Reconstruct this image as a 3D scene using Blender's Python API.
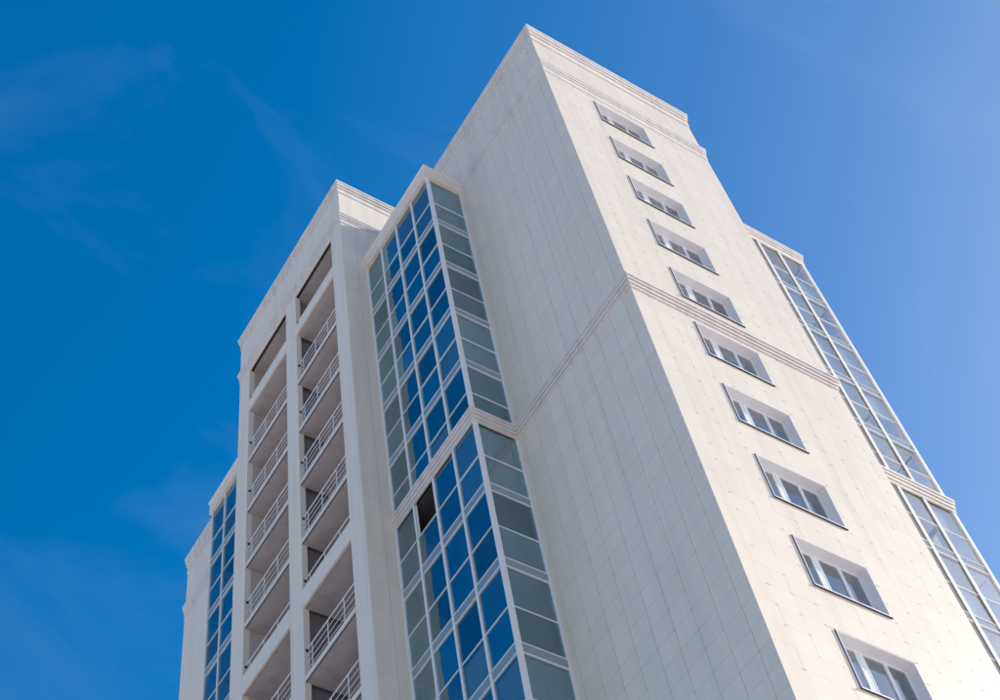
import bpy, bmesh, math, random
from mathutils import Vector, Matrix

for o in list(bpy.data.objects):
    bpy.data.objects.remove(o)
C = bpy.context.scene.collection
S = bpy.context.scene
random.seed(7)

# ------------------------------------------------------------------ camera
ZC = 1.65                       # eye height; all z values below are measured from the eye
cam = bpy.data.cameras.new('camera')
cam.sensor_width = 36.0
cam.sensor_fit = 'HORIZONTAL'
cam.lens = 1491.73 / 1000.0 * 36.0
cam.clip_start = 0.1
cam.clip_end = 5000
co = bpy.data.objects.new('camera', cam)
C.objects.link(co)
ROW = ((0.84072187, -0.52635185, -0.1270451),
       (0.38892, 0.7502565, -0.53465541),
       (0.37673328, 0.40008612, 0.83546582))
r, d, f = (Vector(v).normalized() for v in ROW)
m = Matrix((( r.x, -d.x, -f.x), (r.y, -d.y, -f.y), (r.z, -d.z, -f.z)))
co.matrix_world = Matrix.Translation((0, 0, ZC)) @ m.to_4x4()
S.camera = co

# ------------------------------------------------------------------ light
SUN = Vector((4.2, -1.0, 2.15)).normalized()      # direction towards the sun
ELEV = math.asin(SUN.z)
AZ = math.atan2(SUN.x, SUN.y)                     # clockwise from +Y
W = bpy.data.worlds.new('World')
S.world = W
W.use_nodes = True
nt = W.node_tree
bg = nt.nodes['Background']
bg.inputs['Strength'].default_value = 0.15
sky = nt.nodes.new('ShaderNodeTexSky')
sky.sky_type = 'NISHITA'
sky.sun_disc = False
sky.sun_elevation = ELEV
sky.sun_rotation = AZ
sky.altitude = 200
sky.air_density = 1.0
sky.dust_density = 1.8
sky.ozone_density = 3.0
hs = nt.nodes.new('ShaderNodeHueSaturation')
hs.inputs['Saturation'].default_value = 1.66
hs.inputs['Hue'].default_value = 0.5
gm = nt.nodes.new('ShaderNodeGamma')
gm.inputs['Gamma'].default_value = 0.83
nt.links.new(sky.outputs[0], gm.inputs['Color'])
nt.links.new(gm.outputs[0], hs.inputs['Color'])
# thin high cloud over the whole sky
tc = nt.nodes.new('ShaderNodeTexCoord')
mp = nt.nodes.new('ShaderNodeMapping')
mp.inputs['Scale'].default_value = (2.2, 4.5, 3.0)
mp.inputs['Rotation'].default_value = (0.3, 0.2, 0.9)
mp.inputs['Location'].default_value = (1.45, 1.9, 0.8)
nz = nt.nodes.new('ShaderNodeTexNoise')
nz.inputs['Scale'].default_value = 1.6
nz.inputs['Detail'].default_value = 7
nz.inputs['Roughness'].default_value = 0.55
nz.inputs['Distortion'].default_value = 0.6
rp = nt.nodes.new('ShaderNodeMapRange')
rp.inputs['From Min'].default_value = 0.52
rp.inputs['From Max'].default_value = 0.86
rp.inputs['To Max'].default_value = 0.05
mx = nt.nodes.new('ShaderNodeMixRGB')
mx.inputs['Color2'].default_value = (5.0, 5.6, 6.6, 1)
nt.links.new(tc.outputs['Generated'], mp.inputs[0])
nt.links.new(mp.outputs[0], nz.inputs[0])
nt.links.new(nz.outputs[0], rp.inputs[0])
nt.links.new(rp.outputs[0], mx.inputs[0])
nt.links.new(hs.outputs[0], mx.inputs['Color1'])
nt.links.new(mx.outputs[0], bg.inputs['Color'])

sl = bpy.data.lights.new('sun', 'SUN')
sl.energy = 4.6
sl.angle = math.radians(0.53)
sl.color = (1.0, 0.985, 0.93)
so = bpy.data.objects.new('sun', sl)
C.objects.link(so)
so.rotation_euler = SUN.to_track_quat('Z', 'Y').to_euler()
so.location = (60, -20, 80)

vs = S.view_settings
vs.view_transform = 'Standard'
vs.look = 'None'
vs.gamma = 1.0
vs.use_curve_mapping = False
vs.exposure = 0.74
S.render.engine = 'CYCLES'
S.cycles.max_bounces = 8
S.cycles.transparent_max_bounces = 16

# ------------------------------------------------------------------ materials
def mat(name):
    x = bpy.data.materials.new(name)
    x.use_nodes = True
    return x, x.node_tree, x.node_tree.nodes['Principled BSDF']

def wall_mat(name, col, rough=0.6, var=0.05, stain=0.10, bump=0.0, bscale=30, island=True):
    """painted / ceramic surface with piece-to-piece tone, blotches and rain streaks"""
    x, t, b = mat(name)
    N, L = t.nodes, t.links
    geo = N.new('ShaderNodeNewGeometry')
    oi = N.new('ShaderNodeObjectInfo')
    add = N.new('ShaderNodeMath'); add.operation = 'ADD'
    if island:
        L.new(geo.outputs['Random Per Island'], add.inputs[0])
    else:
        add.inputs[0].default_value = 0.3
    L.new(oi.outputs['Random'], add.inputs[1])
    fr = N.new('ShaderNodeMath'); fr.operation = 'FRACT'
    L.new(add.outputs[0], fr.inputs[0])
    n1 = N.new('ShaderNodeTexNoise'); n1.inputs['Scale'].default_value = 0.35; n1.inputs['Detail'].default_value = 6
    L.new(geo.outputs['Position'], n1.inputs[0])
    mpn = N.new('ShaderNodeMapping'); mpn.inputs['Scale'].default_value = (3.0, 3.0, 0.12)
    L.new(geo.outputs['Position'], mpn.inputs[0])
    n2 = N.new('ShaderNodeTexNoise'); n2.inputs['Scale'].default_value = 1.0; n2.inputs['Detail'].default_value = 5
    L.new(mpn.outputs[0], n2.inputs[0])
    v = N.new('ShaderNodeMath'); v.operation = 'MULTIPLY_ADD'      # 1 + var*(rand-.5)
    L.new(fr.outputs[0], v.inputs[0]); v.inputs[1].default_value = var; v.inputs[2].default_value = 1 - var / 2
    w = N.new('ShaderNodeMapRange'); L.new(n1.outputs[0], w.inputs[0])
    w.inputs['From Min'].default_value = 0.3; w.inputs['From Max'].default_value = 0.7
    w.inputs['To Min'].default_value = 1 - stain * 0.5; w.inputs['To Max'].default_value = 1.0
    w2 = N.new('ShaderNodeMapRange'); L.new(n2.outputs[0], w2.inputs[0])
    w2.inputs['From Min'].default_value = 0.30; w2.inputs['From Max'].default_value = 0.55
    w2.inputs['To Min'].default_value = 1 - stain; w2.inputs['To Max'].default_value = 1.0
    p1 = N.new('ShaderNodeMath'); p1.operation = 'MULTIPLY'; L.new(v.outputs[0], p1.inputs[0]); L.new(w.outputs[0], p1.inputs[1])
    p2 = N.new('ShaderNodeMath'); p2.operation = 'MULTIPLY'; L.new(p1.outputs[0], p2.inputs[0]); L.new(w2.outputs[0], p2.inputs[1])
    sc = N.new('ShaderNodeVectorMath'); sc.operation = 'SCALE'
    sc.inputs[0].default_value = col
    L.new(p2.outputs[0], sc.inputs['Scale'])
    L.new(sc.outputs[0], b.inputs['Base Color'])
    b.inputs['Roughness'].default_value = rough
    if bump:
        n3 = N.new('ShaderNodeTexNoise'); n3.inputs['Scale'].default_value = bscale; n3.inputs['Detail'].default_value = 4
        L.new(geo.outputs['Position'], n3.inputs[0])
        bp = N.new('ShaderNodeBump'); bp.inputs['Strength'].default_value = bump; bp.inputs['Distance'].default_value = 0.01
        L.new(n3.outputs[0], bp.inputs['Height']); L.new(bp.outputs[0], b.inputs['Normal'])
    return x

def plain(name, col, rough=0.5, metal=0.0, spec=0.5):
    x, t, b = mat(name)
    b.inputs['Base Color'].default_value = (*col, 1)
    b.inputs['Roughness'].default_value = rough
    b.inputs['Metallic'].default_value = metal
    b.inputs['Specular IOR Level'].default_value = spec
    return x

def glass_mat(name, refl, tint, lo, hi, wav=0.004, v0=0.80, v1=1.12):
    """coated window glass: mirror reflection over a darker see-through pane"""
    x = bpy.data.materials.new(name); x.use_nodes = True
    t = x.node_tree; N, L = t.nodes, t.links
    for n in list(N):
        N.remove(n)
    out = N.new('ShaderNodeOutputMaterial')
    gl = N.new('ShaderNodeBsdfGlossy'); gl.inputs['Color'].default_value = (*refl, 1); gl.inputs['Roughness'].default_value = 0.02
    tr = N.new('ShaderNodeBsdfTransparent'); tr.inputs['Color'].default_value = (*tint, 1)
    lw = N.new('ShaderNodeLayerWeight'); lw.inputs['Blend'].default_value = 0.5
    mr = N.new('ShaderNodeMapRange'); L.new(lw.outputs['Facing'], mr.inputs[0])
    oi = N.new('ShaderNodeObjectInfo')
    vr = N.new('ShaderNodeMapRange'); L.new(oi.outputs['Random'], vr.inputs[0])
    vr.inputs['To Min'].default_value = hi * v0; vr.inputs['To Max'].default_value = hi * v1
    mr.inputs['To Min'].default_value = lo; L.new(vr.outputs[0], mr.inputs['To Max'])
    mxs = N.new('ShaderNodeMixShader')
    L.new(mr.outputs[0], mxs.inputs[0]); L.new(tr.outputs[0], mxs.inputs[1]); L.new(gl.outputs[0], mxs.inputs[2])
    L.new(mxs.outputs[0], out.inputs[0])
    geo = N.new('ShaderNodeNewGeometry')
    n3 = N.new('ShaderNodeTexNoise'); n3.inputs['Scale'].default_value = 1.3; n3.inputs['Detail'].default_value = 1
    L.new(geo.outputs['Position'], n3.inputs[0])
    bp = N.new('ShaderNodeBump'); bp.inputs['Strength'].default_value = 1.0; bp.inputs['Distance'].default_value = wav
    L.new(n3.outputs[0], bp.inputs['Height']); L.new(bp.outputs[0], gl.inputs['Normal'])
    return x

M = dict(
    tile=wall_mat('porcelain_tile', (0.775, 0.67, 0.53), 0.42, 0.05, 0.07),
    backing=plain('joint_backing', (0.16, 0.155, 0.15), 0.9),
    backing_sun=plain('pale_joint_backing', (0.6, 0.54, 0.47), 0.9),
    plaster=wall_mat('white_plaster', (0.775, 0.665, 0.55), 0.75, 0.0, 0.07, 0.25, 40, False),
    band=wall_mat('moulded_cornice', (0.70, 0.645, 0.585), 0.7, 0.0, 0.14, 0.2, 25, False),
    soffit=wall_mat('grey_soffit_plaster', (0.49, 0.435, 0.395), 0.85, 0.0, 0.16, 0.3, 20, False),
    panel=plain('brown_grey_panel', (0.46, 0.41, 0.36), 0.6),
    blind=wall_mat('white_blind', (0.80, 0.79, 0.76), 0.85, 0.12, 0.05, 0, 10, False),
    shade_line=plain('grey_shade_line', (0.14, 0.13, 0.12), 0.6),  # shade as colour: lines beside mullions and under slab edges
    passage_shade=plain('dark_passage_shade', (0.17, 0.16, 0.165), 0.6),  # dark tone for the shade of the open loggia passage
    white_metal=plain('white_powder_coat', (0.74, 0.72, 0.69), 0.4),
    lining=plain('window_lining', (0.68, 0.67, 0.68), 0.42),
    pvc=plain('white_pvc', (0.85, 0.85, 0.85), 0.3),
    dark=plain('dark_gap_bracket', (0.03, 0.03, 0.035), 0.6),  # near-black: shade painted into sill gaps and ceiling slot; also rail brackets
    rail=plain('painted_steel_rail', (0.74, 0.73, 0.72), 0.4),
    clip=plain('steel_tile_clip', (0.34, 0.33, 0.32), 0.5, 0.3),
    spandrel=plain('pale_spandrel_panel', (0.22, 0.28, 0.31), 0.12, 0.0, 1.0),
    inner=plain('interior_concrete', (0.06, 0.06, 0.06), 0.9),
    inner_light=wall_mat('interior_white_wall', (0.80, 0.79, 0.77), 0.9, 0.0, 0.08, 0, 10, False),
    glass=glass_mat('blue_coated_glass', (0.50, 0.71, 0.78), (0.66, 0.72, 0.72), 0.12, 0.72, 0.006, 0.62, 1.18),
    glass_clear=glass_mat('lightly_coated_glass', (0.80, 0.82, 0.83), (0.88, 0.91, 0.92), 0.03, 0.42, 0.004, 0.55, 1.5),
    glass_win=glass_mat('window_glass', (0.86, 0.92, 0.97), (0.5, 0.55, 0.57), 0.04, 0.58),
    roof=plain('roof_membrane', (0.2, 0.2, 0.2), 0.9),
    paving=wall_mat('pale_concrete_paving', (0.81, 0.67, 0.62), 0.9, 0.0, 0.2, 0.3, 5, False),
    ground=wall_mat('packed_pale_ground', (0.83, 0.68, 0.63), 0.95, 0.0, 0.2, 0.3, 2, False),
)

# ------------------------------------------------------------------ mesh helpers
WL = {}          # world location of every object

class MB:
    def __init__(s):
        s.v, s.f = [], []
    def poly(s, pts):
        n = len(s.v); s.v += [tuple(p) for p in pts]; s.f.append(tuple(range(n, n + len(pts))))
        return s
    def box(s, x0, x1, y0, y1, z0, z1):
        n = len(s.v)
        s.v += [(x, y, z) for z in (z0, z1) for y in (y0, y1) for x in (x0, x1)]
        s.f += [tuple(n + i for i in q) for q in ((0, 2, 3, 1), (4, 5, 7, 6), (0, 1, 5, 4), (2, 6, 7, 3), (0, 4, 6, 2), (1, 3, 7, 5))]
        return s
    def frame(s, axis, a, b, u0, u1, z0, z1, w):
        """hollow rectangle; axis 'x': plane of constant x between a and b"""
        for (p0, p1, q0, q1) in ((u0, u1, z0, z0 + w), (u0, u1, z1 - w, z1), (u0, u0 + w, z0 + w, z1 - w), (u1 - w, u1, z0 + w, z1 - w)):
            if axis == 'x': s.box(a, b, p0, p1, q0, q1)
            else: s.box(p0, p1, a, b, q0, q1)
        return s
    def tube(s, p, q, rad, n=6):
        p, q = Vector(p), Vector(q); ax = (q - p).normalized()
        u = ax.orthogonal().normalized(); w = ax.cross(u); k = len(s.v)
        for c in (p, q):
            for i in range(n):
                a = 2 * math.pi * i / n
                s.v.append(tuple(c + u * (math.cos(a) * rad) + w * (math.sin(a) * rad)))
        for i in range(n):
            j = (i + 1) % n
            s.f.append((k + i, k + j, k + n + j, k + n + i))
        s.f.append(tuple(k + i for i in range(n))[::-1]); s.f.append(tuple(k + n + i for i in range(n)))
        return s
    def mesh(s, name, org):
        me = bpy.data.meshes.new(name)
        ox, oy, oz = org
        me.from_pydata([(x - ox, y - oy, z - oz) for x, y, z in s.v], [], s.f)
        me.update()
        return me

def link(name, me, parent, wloc, m=None):
    o = bpy.data.objects.new(name, me)
    C.objects.link(o)
    o.parent = parent
    p = WL.get(parent.name, Vector((0, 0, 0))) if parent else Vector((0, 0, 0))
    o.location = Vector(wloc) - p
    WL[o.name] = Vector(wloc)
    if m and me and not me.materials:
        me.materials.append(m)
    return o

def part(name, mb, m, parent, org=None):
    """mesh given in eye-based coordinates -> object with its origin at org (default: centre of the base)"""
    if org is None:
        xs, ys, zs = zip(*mb.v)
        org = ((min(xs) + max(xs)) / 2, (min(ys) + max(ys)) / 2, min(zs))
    return link(name, mb.mesh(name, org), parent, (org[0], org[1], org[2] + ZC), m)

CACHE = {}
def boxpart(name, x0, x1, y0, y1, z0, z1, m, parent):
    """box with mesh data shared between equal sizes"""
    c = ((x0 + x1) / 2, (y0 + y1) / 2, (z0 + z1) / 2)
    k = (name, m.name, round(x1 - x0, 4), round(y1 - y0, 4), round(z1 - z0, 4))
    if k not in CACHE:
        CACHE[k] = MB().box(x0, x1, y0, y1, z0, z1).mesh(name, c)
    return link(name, CACHE[k], parent, (c[0], c[1], c[2] + ZC), m)

# projected size, only used to choose which tiles become single objects
FPX = 1491.73
def pix(p):
    q = [sum(a * b for a, b in zip(row, p)) for row in ROW]
    if q[2] < 0.1: return None
    return 500 + FPX * q[0] / q[2], 350 + FPX * q[1] / q[2]

def sweep(path, prof, name, m, parent, close_ends=True):
    """moulding: profile [(projection, z)] carried along a plan path, outward to the left of travel, mitred"""
    n = len(path); offs = []
    def nrm(a, b):
        dx, dy = b[0] - a[0], b[1] - a[1]; l = math.hypot(dx, dy); return (-dy / l, dx / l)
    for i in range(n):
        if i == 0: v = nrm(path[0], path[1])
        elif i == n - 1: v = nrm(path[-2], path[-1])
        else:
            a, b = nrm(path[i - 1], path[i]), nrm(path[i], path[i + 1])
            k = 1 + a[0] * b[0] + a[1] * b[1]
            v = ((a[0] + b[0]) / k, (a[1] + b[1]) / k)
        offs.append(v)
    mb = MB(); P = len(prof)
    for i in range(n):
        for (p, z) in prof:
            mb.v.append((path[i][0] + offs[i][0] * p, path[i][1] + offs[i][1] * p, z))
    for i in range(n - 1):
        for j in range(P - 1):
            mb.f.append((i * P + j, (i + 1) * P + j, (i + 1) * P + j + 1, i * P + j + 1))
    if close_ends:
        mb.f.append(tuple(range(P))); mb.f.append(tuple(range((n - 1) * P, n * P))[::-1])
    return part(name, mb, m, parent)

# ------------------------------------------------------------------ setting
GZ = -ZC
g = MB(); R = 900
g.poly([(-R, -R, GZ), (R, -R, GZ), (R, R, GZ), (-R, R, GZ)])
o = part('ground', g, M['ground'], None, (0, 0, GZ)); o['kind'] = 'structure'
g = MB(); g.box(-6, 36, -3, 46, GZ + 0.004, GZ + 0.12)
o = part('pavement', g, M['paving'], None); o['kind'] = 'structure'
GZ = GZ + 0.12

# ------------------------------------------------------------------ the building: plan constants (metres from the eye)
X0, Y0 = 17.16, 12.74          # corner of the tall corner block
X1 = 24.45                     # right end of its sunlit face
BX, BY0, BY1 = 15.70, 18.37, 22.72   # glazed bay in front of the shaded face
TX, TY0, TY1 = 14.69, 22.72, 31.26   # balcony tower
MY1 = 35.61                    # far bay end
FY1 = 41.24                    # far corner block end
RY = 14.56                     # set-back glazed bay beside the sunlit face
RX1 = 30.60
DEEP = 34.0                    # depth of the body behind
FL = [45.5 - 3 * k for k in range(16)]     # underside of each floor edge
T_TOP, BAY_TOP, TW_TOP = 52.86, 49.62, 55.36

root = link('apartment_tower', None, None, (20.5, 20.0, 0.12))
root['label'] = 'tall white tiled apartment tower with glazed bays and stacked open balconies'
root['category'] = 'building'

# ---- walls behind the tiles
T = 0.022                      # tile plus clip depth in front of the backing
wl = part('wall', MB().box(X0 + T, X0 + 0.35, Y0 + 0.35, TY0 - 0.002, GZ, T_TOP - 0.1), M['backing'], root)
wl['label'] = 'shaded tiled side wall of the corner block'
# sunlit wall with window openings
WX0, WX1 = 19.25, 21.41
SILL = [46.66 - 3 * k for k in range(15)]
WH = 1.64
ws = MB()
y0, y1 = Y0 + T, Y0 + 0.33
ws.box(X0 + T, WX0, y0, y1, GZ, T_TOP - 0.1)
ws.box(WX1, X1 - 0.02, y0, y1, GZ, T_TOP - 0.1)
edges = [GZ]
for s in reversed(SILL):
    edges += [s, s + WH]
edges.append(T_TOP - 0.1)
for i in range(0, len(edges), 2):
    ws.box(WX0, WX1, y0, y1, edges[i], edges[i + 1])
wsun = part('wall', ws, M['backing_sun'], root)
wsun['label'] = 'sunlit tiled wall with one column of recessed windows'
part('wall', MB().box(X1 - 0.35, X1, Y0 + 0.33, RY + 0.6, GZ, T_TOP - 0.1), M['plaster'], root)
# tower flank next to the bay
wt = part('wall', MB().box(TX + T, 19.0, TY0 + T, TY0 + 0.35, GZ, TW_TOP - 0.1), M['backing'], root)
wt['label'] = 'narrow tiled flank of the balcony tower beside the glazed bay'

# ---- tiles
Z0T = 20.13 - 0.605 * 36
JT = 0.0085
cand = []          # (area, wall, axis, plane, u0, u1, z0, z1)
def grid(us, zs, axis, plane, wallobj, skip=None, joint=JT):
    h = joint / 2
    hz = h * 0.75                 # bed joints are tighter than the upright ones
    for i in range(len(us) - 1):
        for j in range(len(zs) - 1):
            u0, u1, a, b = us[i] + h, us[i + 1] - h, zs[j] + hz, zs[j + 1] - hz
            pieces = [(u0, u1, a, b)]
            if skip:
                pieces = skip(u0, u1, a, b)
            for (p0, p1, q0, q1) in pieces:
                if p1 - p0 < 0.03 or q1 - q0 < 0.03: continue
                pts = [(plane, u, z) if axis == 'x' else (u, plane, z) for u, z in ((p0, q0), (p1, q0), (p1, q1), (p0, q1))]
                pp = [pix(p) for p in pts]
                ar = 0
                if all(pp) and all(0 <= p[0] <= 1000 and 0 <= p[1] <= 700 for p in pp):
                    ar = abs(sum(pp[k][0] * pp[(k + 1) % 4][1] - pp[(k + 1) % 4][0] * pp[k][1] for k in range(4))) / 2
                cand.append((ar, wallobj, axis, plane, p0, p1, q0, q1))

def zrows(z_lo, z_hi):
    r_ = [z_lo]
    k = math.ceil((z_lo + 0.06 - Z0T) / 0.605)
    while Z0T + 0.605 * k < z_hi - 0.06:
        r_.append(Z0T + 0.605 * k); k += 1
    return r_ + [z_hi]

def urows(lo, hi, ref, step):
    r_ = [lo]
    k = math.ceil((lo + 0.06 - ref) / step)
    while ref + step * k < hi - 0.06:
        r_.append(ref + step * k); k += 1
    return r_ + [hi]

C3 = (33.53, 34.06)
def win_skip(u0, u1, a, b):
    """cut a tile around window openings"""
    res = [(u0, u1, a, b)]
    for s in SILL:
        q0, q1, p0, p1 = s - 0.02, s + WH + 0.02, WX0 - 0.03, WX1 + 0.03
        out = []
        for (c0, c1, e0, e1) in res:
            if c1 <= p0 or c0 >= p1 or e1 <= q0 or e0 >= q1:
                out.append((c0, c1, e0, e1)); continue
            if e0 < q0: out.append((c0, c1, e0, q0))
            if e1 > q1: out.append((c0, c1, q1, e1))
            m0, m1 = max(e0, q0), min(e1, q1)
            if c0 < p0: out.append((c0, p0, m0, m1))
            if c1 > p1: out.append((p1, c1, m0, m1))
        res = out
    return res

ysh = urows(Y0, BY0, 13.14, 0.622)
for lo, hi in ((GZ, C3[0]), (C3[1], 48.75), (49.6, 51.75)):
    grid(ysh, zrows(lo, hi), 'x', X0, wl)
grid(urows(BY0, BY1, 13.14, 0.622), zrows(BAY_TOP + 0.05, 51.75), 'x', X0, wl)
xsu = urows(X0, X1, 17.74, 0.630)
for lo, hi in ((GZ, C3[0]), (C3[1], 48.75), (49.6, 51.75)):
    grid(xsu, zrows(lo, hi), 'y', Y0, wsun, win_skip, 0.0025)
grid([TX, 15.30, 15.92, 16.54, 17.16], zrows(GZ, 51.9)[::2] + [51.9], 'y', TY0, wt)
cand.sort(key=lambda c: -c[0])
random.seed(3)
def tilebox(mb, axis, plane, p0, p1, q0, q1):
    # up to 1.5 mm of unevenness from tile to tile
    j = random.choice((0, 0.0005, 0.001, 0.0015))
    if axis == 'x': mb.box(plane + j, plane + 0.016, p0, p1, q0, q1)
    else: mb.box(p0, p1, plane + j, plane + 0.016, q0, q1)
TM = {}
for n, (ar, wo, axis, plane, p0, p1, q0, q1) in enumerate(cand):
    if n < 300:
        j = random.choice((0, 0.001))
        key = (axis, round(p1 - p0, 3), round(q1 - q0, 3))
        c = (plane + j, (p0 + p1) / 2, (q0 + q1) / 2) if axis == 'x' else ((p0 + p1) / 2, plane + j, (q0 + q1) / 2)
        if key not in TM:
            mb = MB(); hw, hh = (p1 - p0) / 2, (q1 - q0) / 2
            if axis == 'x': mb.box(0, 0.015, -hw, hw, -hh, hh)
            else: mb.box(-hw, hw, 0, 0.015, -hh, hh)
            TM[key] = mb.mesh('tile', (0, 0, 0))
        link('tile', TM[key], wo, (c[0], c[1], c[2] + ZC), M['tile'])
rest = {}
for (ar, wo, axis, plane, p0, p1, q0, q1) in cand[300:]:
    tilebox(rest.setdefault(wo.name, (wo, MB()))[1], axis, plane, p0, p1, q0, q1)
for nm, (wo, mb) in rest.items():
    o = part('tile_cladding', mb, M['tile'], wo); o['kind'] = 'stuff'
# clips that hold the tiles at their corners
cl = MB()
for z in zrows(GZ, C3[0])[1:-1] + zrows(C3[1], 48.75)[1:-1]:
    for x in xsu[1:-1]:
        if WX0 - 0.1 < x < WX1 + 0.1 and any(s - 0.1 < z < s + WH + 0.1 for s in SILL): continue
        if random.random() < 0.3: continue
        a = random.uniform(0.02, 0.06)
        cl.box(x - a, x + a, Y0 - 0.0025, Y0 + 0.012, z - 0.007, z + 0.007)
o = part('tile_clips', cl, M['clip'], wsun); o['kind'] = 'stuff'
cl = MB()
for z in zrows(GZ, C3[0])[1:-1] + zrows(C3[1], 48.75)[1:-1]:
    for y in ysh[1:-1]:
        cl.box(X0 - 0.0025, X0 + 0.012, y - 0.016, y + 0.016, z - 0.006, z + 0.006)
o = part('tile_clips', cl, M['clip'], wl); o['kind'] = 'stuff'

# ---- mouldings
def prof_string(z0, z1):
    h = z1 - z0
    return [(-0.02, z0), (0.035, z0), (0.035, z0 + 0.20 * h), (-0.015, z0 + 0.205 * h), (-0.015, z0 + 0.26 * h), (0.070, z0 + 0.27 * h),
            (0.070, z0 + 0.48 * h), (0.010, z0 + 0.49 * h), (0.010, z0 + 0.56 * h), (0.105, z0 + 0.57 * h), (0.105, z0 + 0.76 * h),
            (0.060, z0 + 0.765 * h), (0.060, z0 + 0.81 * h), (0.135, z0 + 0.82 * h), (0.135, z1 - 0.015), (-0.02, z1)]
def prof_crown(z0, z1, p):
    h = z1 - z0
    return [(-0.02, z0), (0.22 * p, z0), (0.22 * p, z0 + 0.34 * h), (-0.15 * p, z0 + 0.345 * h), (-0.15 * p, z0 + 0.41 * h), (0.46 * p, z0 + 0.42 * h),
            (0.50 * p, z0 + 0.56 * h), (0.20 * p, z0 + 0.565 * h), (0.20 * p, z0 + 0.62 * h), (0.76 * p, z0 + 0.63 * h), (0.82 * p, z0 + 0.80 * h),
            (0.66 * p, z0 + 0.805 * h), (0.66 * p, z0 + 0.83 * h), (p, z0 + 0.84 * h), (p, z1 - 0.02), (-0.02, z1)]
pc = [(X1, RY + 0.5), (X1, Y0), (X0, Y0), (X0, BY0)]
sweep(pc + [(BX, BY0), (BX, BY1)], prof_string(*C3), 'cornice', M['band'], root)
sweep(pc, prof_crown(48.75, 49.66, 0.10), 'cornice', M['band'], root)
sweep([(X1, RY + 6), (X1, Y0), (X0, Y0), (X0, BY1)], prof_crown(51.75, T_TOP, 0.135), 'cornice', M['band'], root)
sweep([(17.0, TY0), (TX, TY0), (TX, TY1), (17.0, TY1)], prof_crown(51.9, 52.62, 0.10), 'cornice', M['band'], root)
sweep([(19.0, TY0), (TX, TY0), (TX, TY1), (19.0, TY1)], prof_crown(54.5, TW_TOP, 0.12), 'cornice', M['band'], root)
# far corner block
pf = [(X0, MY1), (X0, FY1), (X1, FY1)]
sweep(pf, prof_string(*C3), 'cornice', M['band'], root)
sweep(pf, prof_crown(48.75, 49.66, 0.10), 'cornice', M['band'], root)
sweep([(X0, TY1), (X0, FY1), (X1, FY1)], prof_crown(51.75, T_TOP, 0.135), 'cornice', M['band'], root)

# ---- bodies and roofs
part('far_wall', MB().box(X0, X0 + 0.35, TY1, FY1, GZ, T_TOP - 0.1), M['plaster'], root)
part('end_wall', MB().box(X0 + 0.35, X1, FY1 - 0.35, FY1, GZ, T_TOP - 0.1), M['plaster'], root)
part('back_wall', MB().box(DEEP - 0.35, DEEP, 17.2, FY1 - 6, GZ, BAY_TOP - 0.2), M['plaster'], root)
part('side_wall', MB().box(X1, RX1 - 0.2, 16.3, 16.6, GZ, BAY_TOP - 0.2), M['inner_light'], root)
rf = MB()
rf.box(X0 + 0.36, X1 - 0.36, Y0 + 0.34, TY0, T_TOP - 0.5, T_TOP - 0.35)
rf.box(TX + 0.4, 19.0, TY0 + 0.36, TY1 - 0.36, TW_TOP - 0.5, TW_TOP - 0.35)
rf.box(X0 + 0.36, X1 - 0.01, TY1, FY1 - 0.36, T_TOP - 0.5, T_TOP - 0.35)
rf.box(X1 + 0.01, RX1 - 0.25, RY + 0.15, FY1 - 6.1, BAY_TOP - 0.5, BAY_TOP - 0.36)
part('roof', rf, M['roof'], root)
part('inner_core', MB().box(19.3, 19.6, 23.1, 30.9, GZ, TW_TOP - 0.5), M['inner'], root)

# parapet panel of the balcony tower
pp = MB()
pp.box(TX, TX + 0.3, TY0 + 0.02, TY1, 52.3, TW_TOP - 0.06)
pp.box(TX, TX + 0.05, TY0 + 0.02, TY1, 51.78, 52.3)
part('parapet', pp, M['plaster'], root)
pp = MB()
pp.box(TX + 0.30, 19.0, TY1 - 0.3, TY1, GZ, TW_TOP - 0.06)
part('tower_flank', pp, M['plaster'], root)
part('parapet', MB().box(TX + 0.002, 19.0, TY0 - 0.001, TY0 + T - 0.001, 52.55, TW_TOP - 0.08), M['plaster'], root)

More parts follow.
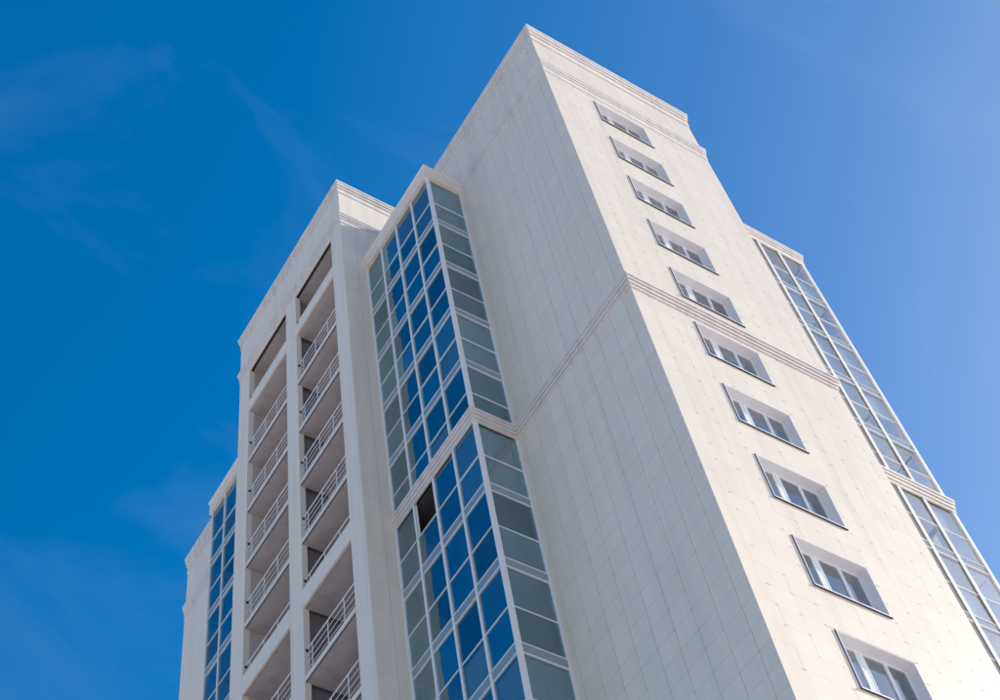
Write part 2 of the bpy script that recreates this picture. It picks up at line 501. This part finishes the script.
# ---- recessed windows on the sunlit face
for s in SILL:
    zt = s + WH
    D = 0.315
    # lining of the opening with a thin lip standing proud of the tiles
    mb = MB()
    mb.box(WX0 - 0.012, WX0 + 0.012, Y0 - 0.030, Y0 + D, s, zt)
    mb.box(WX1 - 0.012, WX1 + 0.012, Y0 - 0.012, Y0 + D, s, zt)
    mb.box(WX0 + 0.012, WX1 - 0.012, Y0 - 0.012, Y0 + D, zt - 0.024, zt)
    win = part('window', mb, M['lining'], root)
    sb = MB()
    sb.poly([(WX0 - 0.03, Y0 - 0.041, s + 0.012), (WX1 + 0.03, Y0 - 0.041, s + 0.012), (WX1 + 0.03, Y0 + D - 0.08, s + 0.03), (WX0 - 0.03, Y0 + D - 0.08, s + 0.03)])
    sb.box(WX0 - 0.03, WX1 + 0.03, Y0 - 0.043, Y0 - 0.038, s - 0.026, s + 0.013)
    part('sill', sb, M['white_metal'], win)
    gp = MB()
    gp.box(WX0 - 0.03, WX1 + 0.03, Y0 - 0.036, Y0 + 0.01, s - 0.032, s + 0.004)
    gp.box(WX0 - 0.017, WX0 - 0.0125, Y0 - 0.010, Y0 + 0.01, s + 0.006, zt)
    part('shadow_gap_strip', gp, M['dark'], win)  # dark colour carries the shade of the gap below and left
    # pvc frame: three lights
    fy0, fy1 = Y0 + D - 0.075, Y0 + D - 0.005
    fr = MB()
    fr.frame('y', fy0, fy1, WX0 + 0.012, WX1 - 0.012, s + 0.012, zt - 0.026, 0.045)
    mx1, mx2 = 20.02, 20.75
    fr.box(mx1 - 0.085, mx1 - 0.03, fy0 - 0.002, fy1, s + 0.057, zt - 0.071)
    fr.box(mx1 - 0.03, mx1 + 0.005, fy0 + 0.02, fy1, s + 0.057, zt - 0.071)
    fr.box(mx1 + 0.005, mx1 + 0.085, fy0 - 0.002, fy1, s + 0.057, zt - 0.071)
    fr.box(mx2 - 0.022, mx2 + 0.022, fy0 - 0.002, fy1, s + 0.057, zt - 0.071)
    part('frame', fr, M['pvc'], win)
    for a, b in ((WX0 + 0.057, mx1 - 0.085), (mx1 + 0.085, mx2 - 0.022), (mx2 + 0.022, WX1 - 0.057)):
        sash = MB(); sash.frame('y', fy0 - 0.014, fy1 - 0.02, a + 0.004, b - 0.004, s + 0.059, zt - 0.073, 0.018)
        part('sash', sash, M['pvc'], win)
        boxpart('pane', a + 0.02, b - 0.02, fy0 + 0.02, fy0 + 0.026, s + 0.075, zt - 0.09, M['glass_win'], win)

# rooms behind the windows: floors and a back wall, so nothing is see-through
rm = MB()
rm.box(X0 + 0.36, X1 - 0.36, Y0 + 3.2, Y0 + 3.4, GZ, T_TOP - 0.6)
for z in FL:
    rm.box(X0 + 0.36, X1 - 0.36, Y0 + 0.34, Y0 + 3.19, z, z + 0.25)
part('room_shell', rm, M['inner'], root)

# ---- glazed bays
def bay(fronts, side, levels, ind_lo, label, glass, inner, open_pane=None, pw=0.06, ew=0.05, mw=0.036, shade_line=False, blinds=(), panel_cols=()):
    """fronts: list of (axis, plane, outward sign, [u edges]); builds frames, panes, spandrels floor by floor"""
    post = MB(); low = MB(); lowp = MB(); lows = MB()
    root_bay = None
    first = True
    for (axis, plane, sg, us, zbot_ind) in fronts:
        def bx(mb, u0, u1, d0, d1, z0, z1):
            a, b = sorted((plane - sg * -d0, plane - sg * -d1)) if False else sorted((plane + sg * d0, plane + sg * d1))
            if axis == 'x': mb.box(a, b, u0, u1, z0, z1)
            else: mb.box(u0, u1, a, b, z0, z1)
        def bp(name, u0, u1, d0, d1, z0, z1, m, par):
            a, b = sorted((plane + sg * d0, plane + sg * d1))
            if axis == 'x': return boxpart(name, a, b, u0, u1, z0, z1, m, par)
            return boxpart(name, u0, u1, a, b, z0, z1, m, par)
        if first:
            pb = MB()
            bx(pb, us[0], us[0] + pw, -0.12, 0.02, GZ, levels['top'])
            root_bay = part('glazed_bay', pb, M['white_metal'], root)
            root_bay['label'] = label
            first = False
        else:
            pb = MB(); bx(pb, us[0], us[0] + pw, -0.12, 0.016, GZ, levels['top'])
            part('post', pb, M['white_metal'], root_bay)
        pb = MB(); bx(pb, us[-1] - ew, us[-1], -0.12, 0.018, GZ, levels['top'])
        part('post', pb, M['white_metal'], root_bay)
        for u in us[1:-1]:
            pb = MB(); bx(pb, u - mw, u + mw, -0.10, 0.014, GZ, levels['top'])
            part('mullion', pb, M['white_metal'], root_bay)
            if shade_line:
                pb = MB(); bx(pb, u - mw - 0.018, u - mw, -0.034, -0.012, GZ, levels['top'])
                part('shade_line', pb, M['shade_line'], root_bay)  # dark strip standing in for the mullion's shadow on the glass
        for k, F in enumerate(FL):
            zlow = F + 0.35; ztr = F + 1.57
            zup = levels['top'] if k == 0 else FL[k - 1]
            sp = True
            if abs(F - 33.5) < 0.1: zlow = C3[1]; sp = False
            if zup > levels['top']: zup = levels['top']
            if k and abs(FL[k - 1] - 33.5) < 0.1: zup = C3[0] - 0.02
            ind = F >= zbot_ind
            for i in range(len(us) - 1):
                a = us[i] + (mw if i else pw); b = us[i + 1] - (mw if i < len(us) - 2 else ew)
                # rails
                rails = [(ztr - 0.016, ztr + 0.016, -0.012)]
                if sp:
                    rails += [(F - 0.005, F + 0.024, 0.002), (F + 0.318, F + 0.345, 0.002)]
                for (z0, z1, dd) in rails:
                    if ind: bp('rail', a, b, -0.055, dd, z0, z1, M['white_metal'], root_bay)
                    else: bx(low, a, b, -0.055, dd, z0, z1)
                if sp:
                    if ind: bp('spandrel_panel', a, b, -0.03, -0.015, F + 0.024, F + 0.318, M['spandrel'], root_bay)
                    else: bx(lows, a, b, -0.03, -0.015, F + 0.024, F + 0.318)
                for (z0, z1, up) in ((zlow, ztr - 0.018, 0), (ztr + 0.018, zup, 1)):
                    if ind:
                        if open_pane and open_pane == (axis, k, i, up):
                            # sash swung inwards, hinged on the mullion
                            w_ = (b - a) - 0.02
                            ob = MB(); ob.box(-0.006, 0.006, 0.05, w_ - 0.05, 0.05, z1 - z0 - 0.06)
                            o_ = link('pane', ob.mesh('pane', (0, 0, 0)), root_bay, (plane + 0.06, b - 0.02, z0 + ZC + 0.01), glass)
                            fb = MB(); fb.frame('x', -0.02, 0.02, 0, w_, 0.0, z1 - z0 - 0.02, 0.05)
                            f_ = link('sash', fb.mesh('sash', (0, 0, 0)), root_bay, (plane + 0.06, b - 0.02, z0 + ZC + 0.01), M['white_metal'])
                            for q in (o_, f_): q.rotation_euler = (0, 0, math.radians(-24))
                            continue
                        if axis == 'y' and i in panel_cols:
                            bp('panel', a, b, -0.045, -0.035, z0, z1, M['panel'], root_bay); continue
                        if (i, k, up) in blinds:
                            bp('blind', a + 0.01, b - 0.01, -0.115, -0.109, z0 + 0.01, z1 - 0.01, M['blind'], root_bay)
                        pn = bp('pane', a, b, -0.045, -0.035, z0, z1, glass, root_bay)
                        # panes never sit perfectly true
                        if axis == 'x': pn.rotation_euler = (0, random.uniform(-.011, .011), random.uniform(-.011, .011))
                        else: pn.rotation_euler = (random.uniform(-.011, .011), 0, random.uniform(-.011, .011))
                    else: bx(lowp, a, b, -0.045, -0.035, z0, z1)
    for mb, nm, mm in ((low, 'lower_rails', M['white_metal']), (lowp, 'lower_panes', glass), (lows, 'lower_spandrels', M['spandrel'])):
        if mb.v:
            o = part(nm, mb, mm, root_bay); o['kind'] = 'stuff'
    return root_bay

random.seed(11)
LV = dict(top=48.86)
FY = [BY0, 19.51, 20.61, 21.68, BY1]
b1 = bay([('x', BX, -1, FY, 21.0), ('y', BY0, -1, [BX + 0.068, X0 - 0.004], 21.0)], None, LV, 21.0,
         'glazed bay between the corner block and the balcony tower, one pane swung open', M['glass'], M['inner'], ('x', 5, 2, 1),
         blinds=((0, 0, 1), (0, 0, 0), (1, 0, 1), (2, 0, 1), (3, 0, 1), (3, 0, 0), (0, 3, 1), (0, 3, 0), (0, 5, 1), (0, 5, 0), (1, 4, 0), (2, 2, 0), (0, 8, 1), (1, 7, 0)))
# corner post of the bay
part('post', MB().box(BX - 0.018, BX + 0.065, BY0 - 0.022, BY0 - 0.001, GZ, 48.86), M['white_metal'], b1)
def slabs(x0, x1, y0, y1, m, par, back=None):
    for F in FL:
        boxpart('floor_slab', x0, x1, y0, y1, F + 0.02, F + 0.33, m, par)
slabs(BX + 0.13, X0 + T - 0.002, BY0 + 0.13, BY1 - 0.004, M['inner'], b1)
cp = MB(); cp.box(BX - 0.10, X0 + 0.01, BY0 - 0.10, BY1 - 0.002, 48.86, BAY_TOP - 0.06)
cap = part('cap', cp, M['plaster'], b1)
cp = MB(); cp.box(BX - 0.15, X0 + 0.012, BY0 - 0.15, BY1 - 0.003, BAY_TOP - 0.058, BAY_TOP)
part('flashing', cp, M['white_metal'], b1)
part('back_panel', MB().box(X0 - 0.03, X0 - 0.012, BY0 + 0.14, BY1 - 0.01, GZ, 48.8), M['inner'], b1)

MY = [TY1] + [TY0 + TY1 - y for y in (21.68, 20.61, 19.51)] + [MY1]
b2 = bay([('x', BX, -1, MY, 36.0)], None, LV, 36.0, 'glazed bay beyond the balcony tower', M['glass'], M['inner'])
slabs(BX + 0.13, X0 - 0.002, TY1 + 0.004, MY1 - 0.13, M['inner'], b2)
part('cap', MB().box(BX - 0.10, X0 - 0.002, TY1 + 0.002, MY1 + 0.10, 48.86, BAY_TOP - 0.06), M['plaster'], b2)
part('flashing', MB().box(BX - 0.15, X0 - 0.003, TY1 + 0.003, MY1 + 0.15, BAY_TOP - 0.058, BAY_TOP), M['white_metal'], b2)
part('end_panel', MB().box(BX + 0.13, X0 - 0.002, MY1 - 0.12, MY1 - 0.02, GZ, 48.86), M['plaster'], b2)
sweep([(BX, TY1), (BX, MY1), (X0, MY1)], prof_string(*C3), 'cornice', M['band'], root)

RXS = [X1 + 0.01, 25.08, 26.14, 27.20, 28.25, 29.29, RX1]
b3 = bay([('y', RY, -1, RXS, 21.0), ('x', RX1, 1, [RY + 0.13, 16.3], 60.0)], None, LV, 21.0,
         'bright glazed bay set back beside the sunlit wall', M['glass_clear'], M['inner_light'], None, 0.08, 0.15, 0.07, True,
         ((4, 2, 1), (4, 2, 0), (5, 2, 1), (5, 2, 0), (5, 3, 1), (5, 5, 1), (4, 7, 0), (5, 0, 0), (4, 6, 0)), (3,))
slabs(X1 + 0.01, RX1 - 0.14, RY + 0.13, 16.295, M['inner_light'], b3)
sweep([(RX1, 16.6), (RX1, RY), (X1 + 0.004, RY)], prof_crown(48.80, BAY_TOP, 0.12), 'cap', M['band'], b3)
sweep([(RX1, 16.6), (RX1, RY), (X1 + 0.004, RY)], prof_string(33.42, 34.0), 'cornice', M['band'], b3)
part('cap_core', MB().box(X1 + 0.02, RX1 - 0.03, RY + 0.03, 16.29, 48.9, BAY_TOP - 0.02), M['plaster'], b3)
part('end_wall', MB().box(RX1 - 0.2, RX1, 16.302, FY1 - 6.3, GZ, BAY_TOP - 0.1), M['plaster'], root)

# ---- balcony tower: pillars, bands, slabs, rails
P = [(TY0 + T, 23.53), (26.47, 27.28), (30.39, TY1)]
for i, (a, b) in enumerate(P):
    part('pillar', MB().box(TX - (0.0 if i != 1 else -0.015), TX + 0.22, a, b, GZ, 51.78), M['plaster'], root)
BACK = 16.25
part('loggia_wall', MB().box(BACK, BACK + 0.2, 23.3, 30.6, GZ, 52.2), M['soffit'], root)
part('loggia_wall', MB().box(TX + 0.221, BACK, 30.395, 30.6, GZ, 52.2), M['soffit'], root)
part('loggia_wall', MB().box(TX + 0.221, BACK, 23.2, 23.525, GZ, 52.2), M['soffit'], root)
part('loggia_passage_shade', MB().box(TX + 0.221, BACK - 0.01, 26.60, 27.15, GZ, 51.85), M['passage_shade'], root)  # added dark block in place of the deep shade behind the middle pillar
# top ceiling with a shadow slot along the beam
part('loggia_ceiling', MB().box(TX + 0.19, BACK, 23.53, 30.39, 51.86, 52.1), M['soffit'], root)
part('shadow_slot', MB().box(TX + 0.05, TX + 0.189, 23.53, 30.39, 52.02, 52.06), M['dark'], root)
# bands that run across the pillars
part('band', MB().box(TX - 0.012, TX + 0.06, TY0 - 0.003, TY1 + 0.004, C3[0], 34.3), M['plaster'], root)
part('band', MB().box(TX - 0.004, TX + 0.06, 23.531, 30.389, 48.9, 49.52), M['plaster'], root)

OPEN = [(23.53, 26.47, (23.62, 24.28, 25.21, 26.14)), (27.28, 30.39, (27.36, 28.22, 29.15, 30.08))]
levels = [48.9] + FL
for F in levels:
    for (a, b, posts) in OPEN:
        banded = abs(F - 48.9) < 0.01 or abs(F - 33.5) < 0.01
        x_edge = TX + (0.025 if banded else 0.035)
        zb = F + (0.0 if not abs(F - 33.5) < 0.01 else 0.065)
        sl_ = MB(); sl_.box(x_edge + 0.04, BACK - 0.002, a + 0.001, b - 0.001, zb, F + 0.24)
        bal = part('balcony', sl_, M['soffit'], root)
        if not banded:
            boxpart('slab_edge', x_edge, x_edge + 0.039, a + 0.001, b - 0.001, F + 0.045, F + 0.245, M['plaster'], bal)
            boxpart('drip_shade_strip', x_edge + 0.006, x_edge + 0.0395, a + 0.002, b - 0.002, F - 0.006, F + 0.044, M['shade_line'], bal)  # painted shade line of the drip groove under the slab edge
        top = F + 1.31 if F != 48.9 else 49.90
        bot = F + 0.24
        xr = TX + 0.10
        key = ('handrail', round(b - a, 3))
        def tubepart(name, p, q, rad):
            k = (name, tuple(round(q[i] - p[i], 3) for i in range(3)), rad)
            if k not in CACHE:
                CACHE[k] = MB().tube(p, q, rad).mesh(name, p)
            return link(name, CACHE[k], bal, (p[0], p[1], p[2] + ZC), M['rail'])
        tubepart('handrail', (xr, a, top), (xr, b, top), 0.021)
        for t_ in (0.25, 0.5, 0.75):
            zz = bot + (top - bot) * t_
            tubepart('rail', (xr + 0.01, a, zz), (xr + 0.01, b, zz), 0.0105)
        for y in posts:
            tubepart('post', (xr, y, bot - 0.05), (xr, y, top), 0.017)
        boxpart('bracket', xr - 0.035, xr + 0.035, b - 0.05, b - 0.002, top - 0.07, top + 0.02, M['dark'], bal)
